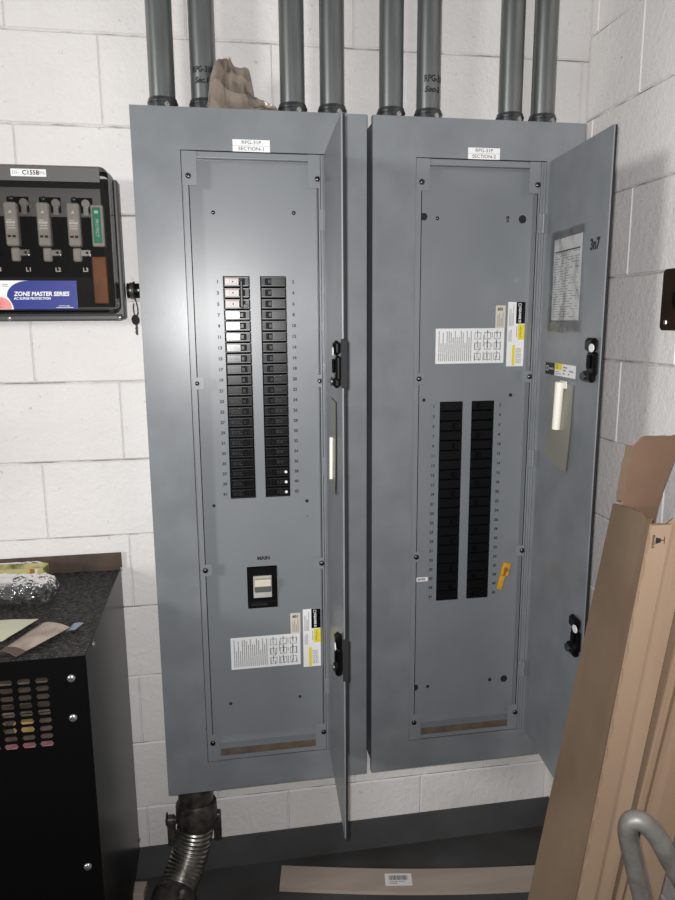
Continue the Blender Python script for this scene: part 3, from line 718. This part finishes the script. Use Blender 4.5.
q.box((cx0+.002,cy0-.0008,cz1-.016),(cx1-.001,cy0+.0004,cz1-.0015),M['cabf']); q.build('top_panel',T,label='black top covered in gritty dust')
q=MB(); q.box((cx0,cy1-.003,cz1-.02),(cx1,cy1,cz1),M['rim']); q.box((cx0,cy1-.003,cz1),(cx1+.003,cy1,cz1+.040),M['rim'],.0006); q.box((cx0+.004,cy1-.0005,cz0),(cx1-.003,cy1+.002,cz1-.02),M['cabf']); q.build('back_panel',T,label='black back with a brown reflection coloured onto its upper lip')
q=MB(); q.box((cx0+.02,cy0+.10,-1.80),(cx1-.03,cy1-.05,-1.09),M['core'],.01)
for i in range(5):
    z=-1.105-.014*i*1.4; q.box((cx0+.03,cy0+.035,z-.006),(cx1-.045,cy0+.098,z),M['core'],.002)
q.box((-.245,cy0+.015,-1.222),(-.205,cy0+.034,-1.196),M['gold'],.002); q.box((-.33,cy0+.015,-1.212),(-.262,cy0+.034,-1.202),M['gold'],.002); q.box((-.50,cy0+.006,-1.250),(-.150,cy0+.034,-1.2425),M['pink'],.002)
q.build('winding_core',T,label='brown winding seen through the slots')
pts=[((-.129,cy0-.0002,-1.105),(0,-1,0)),((-.1315,cy0-.0002,-1.186),(0,-1,0)),((-.127,cy0-.0002,-1.510),(0,-1,0)),((cx1+.0002,-.415,-1.074),(1,0,0)),((cx1+.0002,-.020,-1.062),(1,0,0)),((cx1+.0002,-.012,-1.845),(1,0,0))]
for p,d in pts:
    q=MB(); r=.0078 if d[1] else .006; q.dome(p,d,r,.004,M['bolt'],6 if False else 14); pv=Vector(p)+Vector(d)*.0041
    if d[1]: q.box((p[0]-.004,pv.y-.0006,p[2]-.0008),(p[0]+.004,pv.y,p[2]+.0008),M['fit'])
    q.build('bolt',T)
for x in (cx0+.05,cx1-.045):
    for y in (cy0+.06,cy1-.05):
        q=MB(); q.box((x-.03,y-.03,FL+.0003),(x+.03,y+.03,cz0-.012),M['cabf'],.003); q.build('foot',T)
q=MB(); q.box((cx0+.01,cy0+.01,cz0-.012),(cx1-.006,cy1-.004,cz0),M['cabf']); q.build('base_frame',T)

# things on the cabinet
ct=cz1+.0003
def bottle(name,p,q_,R,lab,seed,squash=.8,neck=True):
    p=Vector(p);q_=Vector(q_);d=(q_-p).normalized();side=d.cross(Vector((0,0,1))).normalized();upv=side.cross(d);L=(q_-p).length
    b=MB();n=28;prof=[(0,.02),(.004,.6),(.012,.9),(.03,1)]+[(.03+(.70-.0)*L*i/14*1.0,1-.06*(i%2)) for i in range(1,13)]
    prof=[(t,r) for t,r in prof]; e=prof[-1][0]
    prof+=[(e+.012,.95),(e+.03,.75),(e+.045,.45),(e+.055,.36),(e+.072,.36)]
    vs=[]
    for t,r in prof:
        for j in range(n):
            a=2*PI*j/n; nn=1+.16*noise.noise(Vector((t*70,math.cos(a)*1.6+seed,math.sin(a)*1.6)))*(r>.8)
            vs.append(p+d*t+side*math.cos(a)*R*r*nn+upv*(math.sin(a)*R*r*nn*squash))
    zmin=min(v.z for v in vs); vs=[v-Vector((0,0,zmin-ct)) for v in vs]
    b.add(vs,[(k*n+j,k*n+(j+1)%n,(k+1)*n+(j+1)%n,(k+1)*n+j) for k in range(len(prof)-1) for j in range(n)],M['bottle'],False)
    b.add(vs,[list(range(n))[::-1]],M['bottle'])
    T=thing(name,(p.x,p.y,ct),lab,'bottle')
    o=b.build('bottle_body',T)
    c=MB(); ce=p+d*prof[-2][0]-Vector((0,0,zmin-ct)); c.cyl(ce,ce+d*.018,R*.42,M['white'],20); c.build('cap',T)
    l=MB(); vs2=[]
    for t in (.085,.105,.125,.145):
        for j in range(n):
            a=2*PI*j/n; rr_=1.035; vs2.append(p+d*t+side*math.cos(a)*R*rr_+upv*(math.sin(a)*R*rr_*squash)-Vector((0,0,zmin-ct)))
    l.add(vs2,[(k*n+j,k*n+(j+1)%n,(k+1)*n+(j+1)%n,(k+1)*n+j) for k in range(3) for j in range(n)],M['film'],True); l.build('wrapper',T)
bottle('plastic_bottle',(-.204,-.232,ct+.03),(-.42,-.200,ct+.03),.041,'crushed clear plastic bottle lying on the black cabinet in front of the small carton',3,.82)
bottle('plastic_bottle',(-.268,-.035,ct+.03),(-.47,-.035,ct+.03),.020,'clear plastic bottle at the rear of the black cabinet behind the small carton',11,.9)
# small torn carton
T=thing('small_carton',(-.33,-.09,ct),'small torn green and yellow carton between two plastic bottles on the cabinet','box')
q=MB(Matrix.Translation((-.262,-.106,ct))@Matrix.Rotation(math.radians(-4),4,'Z'))
q.box((-.21,0,0),(0,.002,.043),M['pack']); q.box((-.21,.036,0),(0,.038,.043),M['pack']); q.box((-.21,.002,0),(0,.036,.002),M['packw'])
q.box((-.21,-.0007,0),(-.038,-.0001,.026),M['packw']); q.box((-.030,-.0007,.002),(-.020,-.0001,.042),M['packo']); q.box((-.0185,-.0007,.002),(-.012,-.0001,.042),M['packw'])
q.box((-.105,-.0012,.014),(-.098,-.0008,.020),M['ink']); q.box((-.150,-.0012,.008),(-.143,-.0008,.012),M['ink'])
q.build('carton_body',T)
q=MB(Matrix.Translation((-.262,-.106,ct))@Matrix.Rotation(math.radians(-4),4,'Z')); q.box((0.0004,.002,.0005),(.002,.036,.042),M['pack']); q.cyl((.0022,.019,.014),(.0030,.019,.014),.011,M['leafd'],16); q.build('end_flap',T)
# leaflets
def sheetish(name,corners,m,edge,lab,lift,fold=True,cat='leaflet'):
    b=MB();N=10;K=6;vs=[]
    c=[Vector((x,y,0)) for x,y in corners]
    for k in range(K+1):
        for i in range(N+1):
            u,v=i/N,k/K; p=(c[0]*(1-u)+c[1]*u)*(1-v)+(c[3]*(1-u)+c[2]*u)*v
            z=ct+.0012+lift*(math.sin(u*PI)*.5+.5*v*u)+.0015*(1+noise.noise(Vector((p.x*40,p.y*40,lift*99))))
            vs.append((p.x,p.y,z))
    n0=len(vs); vs+=[(a,b_,z-.0006) for a,b_,z in vs]
    F=[(k*(N+1)+i,k*(N+1)+i+1,(k+1)*(N+1)+i+1,(k+1)*(N+1)+i) for k in range(K) for i in range(N)]
    for f_ in F:
        kk=f_[0]//(N+1); ii=f_[0]%(N+1)
        mm=edge if (edge and (kk==0 or ii==0)) else m
        b.add([vs[t] for t in f_],[(0,1,2,3)],mm)
        b.add([vs[t+n0] for t in f_],[(3,2,1,0)],m)
    return b.build(name,label=lab,cat=cat)
sheetish('leaflet',[(-.265,-.455),(-.225,-.478),(-.150,-.375),(-.215,-.330)],M['leaf'],M['leafd'],'brown printed leaflet lying near the front edge of the cabinet top',.010)
sheetish('leaflet',[(-.42,-.42),(-.270,-.405),(-.225,-.315),(-.40,-.300)],M['leafg'],None,'pale greenish leaflet on the cabinet top in front of the crushed bottle',.004)
sheetish('plastic_scrap',[(-.158,-.385),(-.140,-.380),(-.128,-.350),(-.148,-.345)],M['navyb'],None,'bluish plastic scrap beside the brown leaflet on the cabinet',.003,cat='plastic scrap')

# ------------------------------------------------------------------ flexible conduit at the foot
T=thing('flexible_conduit',(.04,-.1,FL),'thick ribbed flexible metal conduit below the left panel bending onto the floor','flexible conduit')
q=MB(); q.cyl((.062,-.078,-1.760),(.062,-.078,-H+.004),.0455,M['fdark'],36); q.build('rigid_stub',T)
# path
def bez(P,n):
    out=[]
    for i in range(n+1):
        t=i/n; m_=len(P)-1; p=Vector((0,0,0))
        for k,c_ in enumerate(P): p+=Vector(c_)*(math.comb(m_,k)*t**k*(1-t)**(m_-k))
        out.append(p)
    return out
path=bez([(.062,-.080,-1.715),(.060,-.082,-1.82),(.020,-.105,-1.905),(-.020,-.175,-1.912),(-.035,-.42,-1.912)],240)
L=[0]
for a,b_ in zip(path,path[1:]): L.append(L[-1]+(b_-a).length)
rs=[.0440+.0042*(abs(math.sin(l*PI/.0125))**.7) for l in L]
q=MB(); q.tube(path,rs,M['flex'],32); q.build('ribbed_hose',T)
q=MB(); q.tube([(.062,-.079,-1.695),(.062,-.080,-1.700),(.062,-.081,-1.740),(.0610,-.082,-1.758)],[.048,.053,.054,.0495],M['fdark'],32)
for s_ in (-1,1):
    x=.055+s_*.0600
    q.box((.062,-.088,-1.752),(x,-.070,-1.738),M['fdark'],.002); q.box((x-.010,-.090,-1.815),(x+.010,-.066,-1.735),M['fdark'],.003); q.cyl((x,-.097,-1.75),(x,-.060,-1.75),.0055,M['fit'],12); q.cyl((x,-.097,-1.80),(x,-.060,-1.80),.0055,M['fit'],12)
    q.box((x-.013,-.096,-1.748),(x-.009,-.062,-1.730),M['fdark'],.002)
q.build('clamp_fitting',T)
q=MB(); e=[p for p,l in zip(path,L) if .44*L[-1]<=l<=.78*L[-1]]
q.tube(e,[.0500+.0075*min(1,i_/8) for i_ in range(len(e))],M['fdark'],32)
mid=e[len(e)//3]; q.cyl(mid+Vector((.028,-.02,.045)),mid+Vector((.031,-.024,.062)),.006,M['bolt'],12); mid=e[2*len(e)//3]; q.cyl(mid+Vector((.020,-.0,.050)),mid+Vector((.022,-.0,.062)),.006,M['bolt'],12)
q.build('coupling',T)
q=MB(Matrix.Translation((-.112,-.058,FL))@Matrix.Rotation(math.radians(-8),4,'Z')); q.box((-.05,-.022,.0003),(.028,.022,.022),M['plank'],.001); q.build('wood_offcut',label='short pale wood offcut on the floor under the black cabinet',cat='wood block')

# ------------------------------------------------------------------ board on the floor
T=thing('floor_board',(.65,-.13,FL),'long beige board lying on the floor below the panels','board')
q=MB(); N=40; a0=Vector((.281,-.075,0)); a1=Vector((1.085,-.208,0)); d=(a1-a0).normalized(); s_=Vector((-d.y,d.x,0)); vs=[]
for i in range(N+1):
    t=i/N; c=a0+(a1-a0)*t - s_*(.016*math.sin(PI*t)); 
    for off,z in ((-.040,.0004),(-.040,.011),(.040,.011),(.040,.0004)): vs.append((c.x+s_.x*off,c.y+s_.y*off,FL+z))
q.add(vs,[(i*4+j,i*4+(j+1)%4,i*4+4+(j+1)%4,i*4+4+j)[::-1] for i in range(N) for j in range(4)]+[(0,1,2,3)[::-1],(N*4,N*4+1,N*4+2,N*4+3)],M['plank']); q.build('board',T)
c=a0+(a1-a0)*.40-s_*.014
q=MB(Matrix(((d.x,0,s_.x,c.x),(d.y,0,s_.y,c.y),(0,-1,0,FL+.0113),(0,0,0,1))))   # local x along, local z across, -y up
q.box((-.037,-.0004,-.021),(.037,0,.021),M['white'])
rb=random.Random(4); x=-.026
while x<.026:
    w_=rb.choice((.0008,.0014,.002)); q.quad(x,x+w_,-.002,.014,-.0006,M['ink']); x+=w_+rb.choice((.0008,.0014))
q.text('0 42180 37519',-.004,-.0006,-.0075,.007,M['ink']); q.quad(-.026,-.004,-.015,-.0125,-.0006,M['greyink'])
q.build('barcode_label',T,label='white barcode label')

# ------------------------------------------------------------------ cardboard cartons leaning by the side wall
def lin(p,q_,z): t=(z-p[2])/(q_[2]-p[2]); return Vector((p[0]+(q_[0]-p[0])*t,p[1]+(q_[1]-p[1])*t,z))
Pt,Pb=(.934,-.520,-.812),(.752,-.520,FL)
Qt,Qb=(.897,-.700,-.790),(.748,-.700,FL)
Rt,Rb=(.9825,-.700,-.790),(.817,-.700,FL)
St,Sb=(.9960,-.520,-.790),(.822,-.520,FL)
zs=[FL+.0005]+[FL+(1.185*i/24) for i in range(1,24)]
def wall_strip(mb,a,b_,c,d_,m,t,outn,ztop1,ztop2,ragged=None,N=8):
    """panel from edge line a-b to edge line c-d with thickness t and own top heights"""
    K=30; rnd=random.Random(ragged or 1); top=[]
    for i in range(N+1):
        u=i/N; z=ztop1+(ztop2-ztop1)*u+(rnd.uniform(-.006,.006) if ragged and 0<i<N else 0); top.append(z)
    vs=[];n=N+1
    for k in range(K+1):
        for i in range(n):
            u=i/N; z=FL+.0005+(top[i]-FL-.0005)*k/K
            p=lin(a,b_,z)*(1-u)+lin(c,d_,z)*u
            w_=.0018*noise.noise(Vector((u*2+9*t,z*3,ragged or 0)))*(0<i<N)
            vs.append(p+Vector(outn)*w_)
    m0=len(vs); vs2=[v-Vector(outn)*t for v in vs]
    F=[(k*n+i,k*n+i+1,(k+1)*n+i+1,(k+1)*n+i) for k in range(K) for i in range(N)]
    mb.add(vs,F,m); mb.add(vs2,[f_[::-1] for f_ in F],M['card2'])
    allv=vs+vs2
    mb.add(allv,[(K*n+i,K*n+i+1,m0+K*n+i+1,m0+K*n+i) for i in range(N)],M['card2'])
    mb.add(allv,[(k*n,m0+k*n,m0+(k+1)*n,(k+1)*n) for k in range(K)]+[(k*n+N,(k+1)*n+N,m0+(k+1)*n+N,m0+k*n+N) for k in range(K)],M['card2'])
T=thing('tall_carton',(.79,-.61,FL),'tall open cardboard carton leaning beside the right panel door','cardboard box')
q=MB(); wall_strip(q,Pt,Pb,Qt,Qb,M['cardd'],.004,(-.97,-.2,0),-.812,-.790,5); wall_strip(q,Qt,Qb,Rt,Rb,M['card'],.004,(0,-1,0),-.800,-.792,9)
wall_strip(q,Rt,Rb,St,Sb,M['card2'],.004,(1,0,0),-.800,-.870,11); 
q.build('carton_body',T)
# rear panel standing proud above the mouth
q=MB(); Pk=[(.940,-.5250,-.812),(1.0180,-.5250,-.812)]
K=16;N=16; vs=[]
def back(u,k):
    z=-1.10+(-.676+1.10)*k
    xl=.955+.11*(z+.81) if z>-.82 else lin(Pt,Pb,z).x+.012; xr=lin(St,Sb,z).x-.002+.046*max(0,min(1,(z+1.0)/.07))+.020*max(0,min(1,(z+.80)/.10))
    if k>.62: xr+= .0
    if k>.9 and u<.15: z-= .020*(.15-u)/.15
    return Vector((xl+(xr-xl)*u,-.521-.040*(1-k)*0-.012*k*math.sin(PI*u)*.6,z+.004*noise.noise(Vector((u*5,k*4,2)))*(k>.9)))
n=N+1; vs=[back(i/N,k/K) for k in range(K+1) for i in range(n)]; vs2=[v+Vector((0,.004,0)) for v in vs]; m0=len(vs)
F=[(k*n+i,k*n+i+1,(k+1)*n+i+1,(k+1)*n+i) for k in range(K) for i in range(N)]
q.add(vs,F,M['card2']); q.add(vs2,[f_[::-1] for f_ in F],M['card2']); av=vs+vs2
q.add(av,[(K*n+i,K*n+i+1,m0+K*n+i+1,m0+K*n+i) for i in range(N)]+[(k*n,m0+k*n,m0+(k+1)*n,(k+1)*n) for k in range(K)]+[(k*n+N,(k+1)*n+N,m0+(k+1)*n+N,m0+k*n+N) for k in range(K)],M['card'])
# narrow turned edge at its left
vs=[];
for k in range(11,K+1):
    p=back(0,k/K); vs+=[p+Vector((0,0,0)),p+Vector((-.004,.020,0))]
q.add(vs,[(2*i,2*i+2,2*i+3,2*i+1) for i in range(len(vs)//2-1)],M['cardd']); q.add([v+Vector((.0015,.002,0)) for v in vs],[(2*i+1,2*i+3,2*i+2,2*i) for i in range(len(vs)//2-1)],M['cardd'])
q.build('rear_flap',T,label='reddish brown inner flap standing above the mouth')
# overlapped front flap with a wavy cut edge
q=MB(); K=120; vs=[]
for k in range(K+1):
    z=FL+.001+(-.800-FL-.001)*k/K; a=lin(Qt,Qb,z); b_=lin(Rt,Rb,z); x0=a.x-.0015+.0042*abs(math.sin(z*62))+.002*noise.noise(Vector((z*13,0,0))); x1=a.x+(b_.x-a.x)*.45
    vs+=[(x0,-.7065,z),(x1,-.7065,z),(x0,-.7022,z),(x1,-.7022,z)]
for k in range(K):
    o=4*k; q.add(vs[o:o+8],[(0,1,5,4),(2,6,7,3),(0,4,6,2),(1,3,7,5)],M['card'])
q.add(vs[-4:],[(0,1,3,2)],M['card2'])
q.build('front_flap',T,label='lighter overlapping flap with a wavy cut edge')
# fragile mark
q=MB(); zz=-.828; cxm=lin(Qt,Qb,zz).x+.022; y=-.7072
q.add([(cxm-.010,y,zz+.006),(cxm-.010,y,zz-.006),(cxm+.000,y,zz-.0035),(cxm+.000,y,zz+.0035)],[(0,1,2,3)],M['ink']); q.quad(cxm,cxm+.006,zz-.0008,zz+.0008,y,M['ink']); q.quad(cxm+.006,cxm+.0075,zz-.0065,zz+.0065,y,M['ink'])
q.text('FRAGILE',cxm-.0145,y,zz-.001,.0066,M['ink'],up=True,bold=.0002); q.build('fragile_mark',T)
# narrow folded carton and wide flat carton behind it
def slab(name,xt0,xt1,xb0,xb1,y0,y1,ztop,m,lab,cat='cardboard box',edge=None):
    T=thing(name,((xb0+xb1)/2,(y0+y1)/2,FL),lab,cat)
    q=MB(); K=24; vs=[]
    for k in range(K+1):
        t=k/K; z=FL+.0005+(ztop-FL-.0005)*t; w_=.0012*noise.noise(Vector((z*5,xt0*9,0)))
        a=xb0+(xt0-xb0)*t+w_; b_=xb1+(xt1-xb1)*t+w_
        vs+=[(a,y0,z),(b_,y0,z),(b_,y1,z),(a,y1,z)]
    q.add(vs,[(k*4+j,k*4+(j+1)%4,k*4+4+(j+1)%4,k*4+4+j) for k in range(K) for j in range(4)]+[(3,2,1,0),(K*4,K*4+1,K*4+2,K*4+3)],m)
    q.build('folded_body',T)
    q=MB(); q2=[]
    for k in range(K+1):
        t=k/K; z=FL+.0006+(ztop-FL-.001)*t; a=xb0+(xt0-xb0)*t; b_=xb1+(xt1-xb1)*t; f_=edge
        q2+=[(a+(b_-a)*f_,y0-.0022,z),(b_-.0004,y0-.0022,z),(a+(b_-a)*f_,y0-.0002,z),(b_-.0004,y0-.0002,z)]
    for k in range(K):
        o=4*k; q.add(q2[o:o+8],[(0,1,5,4),(2,6,7,3),(0,4,6,2),(1,3,7,5)],m)
    q.build('outer_ply',T); return T
slab('folded_carton',1.0015,1.0150,.8235,.8370,-.690,-.535,-.885,M['card'],'narrow folded carton squeezed between the open carton and the flat one','cardboard box',.35)
slab('flat_carton',1.0270,1.0840,.8440,.9120,-.700,-.560,-.890,M['card'],'flattened cardboard carton furthest right, leaning on the side wall','cardboard box',.25)

# ------------------------------------------------------------------ cart handle
T=thing('hand_cart',(.86,-.95,FL),'worn grey bent tube handle of a cart in the lower right corner','cart')
tr=.0150
pth=bez([(.905,-.905,-1.60),(.838,-.900,-1.500),(.790,-.900,-1.335),(.764,-.900,-1.238)],14)[:-1]
arc=bez([(.764,-.900,-1.238),(.750,-.902,-1.188),(.778,-.915,-1.186),(.800,-.924,-1.228)],14)
rest=bez([(.800,-.924,-1.228),(.840,-.932,-1.305),(.930,-.940,-1.450),(1.000,-1.00,-1.60)],12)[1:]
q=MB(); q.tube([Vector((.955,-.905,FL+.02))]+pth+arc+rest+[Vector((1.02,-1.12,FL+.02))],tr,M['tube'],24); q.build('bent_handle',T)
q=MB(); q.tube([(.955,-.905,FL+.012),(1.02,-1.12,FL+.012)],.010,M['tube'],16); q.build('cross_bar',T)

# ------------------------------------------------------------------ wall plate on the side wall
q=MB(rm); P=rr(.378,.500,-.4725,-.3455,.010); n=len(P)
q.add([(x,-.0042,z) for x,z in P]+[(x,-.0005,z) for x,z in P],[list(range(n))[::1],list(range(n,2*n))[::-1]]+[(i,(i+1)%n,n+(i+1)%n,n+i)[::-1] for i in range(n)],M['bronze'])
T=thing('wall_plate',(XW,-.44,-.4725),'dark bronze cover plate on the side wall at the right edge','wall plate')
q.build('plate',T)
q=MB(rm); q.box((.394,-.0078,-.4610),(.404,-.0043,-.4510),M['lug'],.002); q.cyl((.439,-.0070,-.409),(.439,-.0043,-.409),.022,M['black'],24); q.build('switch_insert',T)

# ------------------------------------------------------------------ light
w=bpy.data.worlds.new('World'); scene.world=w; w.use_nodes=True
nt=w.node_tree; bg=nt.nodes['Background']
tc=nt.nodes.new('ShaderNodeTexCoord'); sp=nt.nodes.new('ShaderNodeSeparateXYZ'); r=nt.nodes.new('ShaderNodeValToRGB')
nt.links.new(tc.outputs['Generated'],sp.inputs[0]); nt.links.new(sp.outputs['Z'],r.inputs[0]); nt.links.new(r.outputs[0],bg.inputs[0])
r.color_ramp.elements[0].position=.0; r.color_ramp.elements[0].color=(.13,.13,.135,1); r.color_ramp.elements[1].position=.75; r.color_ramp.elements[1].color=(.97,.98,1,1)
bg.inputs[1].default_value=.22
def area(name,loc,target,size,power,color=(1,1,1),spread=None):
    l=bpy.data.lights.new(name,'AREA'); l.shape='DISK'; l.size=size; l.energy=power; l.color=color
    o=bpy.data.objects.new(name,l); col.objects.link(o); o.location=Vector(loc)+Vector((0,0,ZO))
    dd=Vector(target)+Vector((0,0,ZO))-o.location; o.rotation_euler=dd.to_track_quat('-Z','Y').to_euler(); return o
CAM=(.170742,-1.756607,-.449313)
area('room_lamp',(-3.5,-3.15,.25),(.3,-.1,-.6),.85,88,(1,.97,.94))
l=bpy.data.lights.new('phone_flash','SPOT'); l.energy=92; l.color=(1,.985,.975); l.spot_size=math.radians(142); l.spot_blend=1; l.shadow_soft_size=.012
o=bpy.data.objects.new('phone_flash',l); col.objects.link(o); o.location=(.150,-1.760,-.425+ZO)
o.rotation_euler=(Vector((.32,0,-.38+ZO))-o.location).to_track_quat('-Z','Y').to_euler()

# ------------------------------------------------------------------ camera
yaw,pitch,roll=0.16428119,0.183337456,-0.00700364894; F=693.0295
cy,sy,cp,sp_=math.cos(yaw),math.sin(yaw),math.cos(pitch),math.sin(pitch)
fw=Vector((sy*cp,cy*cp,-sp_)); rt=Vector((cy,-sy,0)); up=rt.cross(fw)
r2=rt*math.cos(roll)+up*math.sin(roll); u2=-rt*math.sin(roll)+up*math.cos(roll)
cam=bpy.data.cameras.new('Camera'); co=bpy.data.objects.new('Camera',cam); col.objects.link(co)
cam.sensor_fit='VERTICAL'; cam.sensor_height=24; cam.lens=F/900*24; cam.clip_start=.02
mw=Matrix(((r2.x,u2.x,-fw.x,CAM[0]),(r2.y,u2.y,-fw.y,CAM[1]),(r2.z,u2.z,-fw.z,CAM[2]+ZO),(0,0,0,1)))
co.matrix_world=mw
scene.camera=co
vs_=scene.view_settings; vs_.view_transform='Standard'; vs_.look='None'; vs_.gamma=1; vs_.use_curve_mapping=False; vs_.exposure=.10
scene.cycles.transparent_max_bounces=24
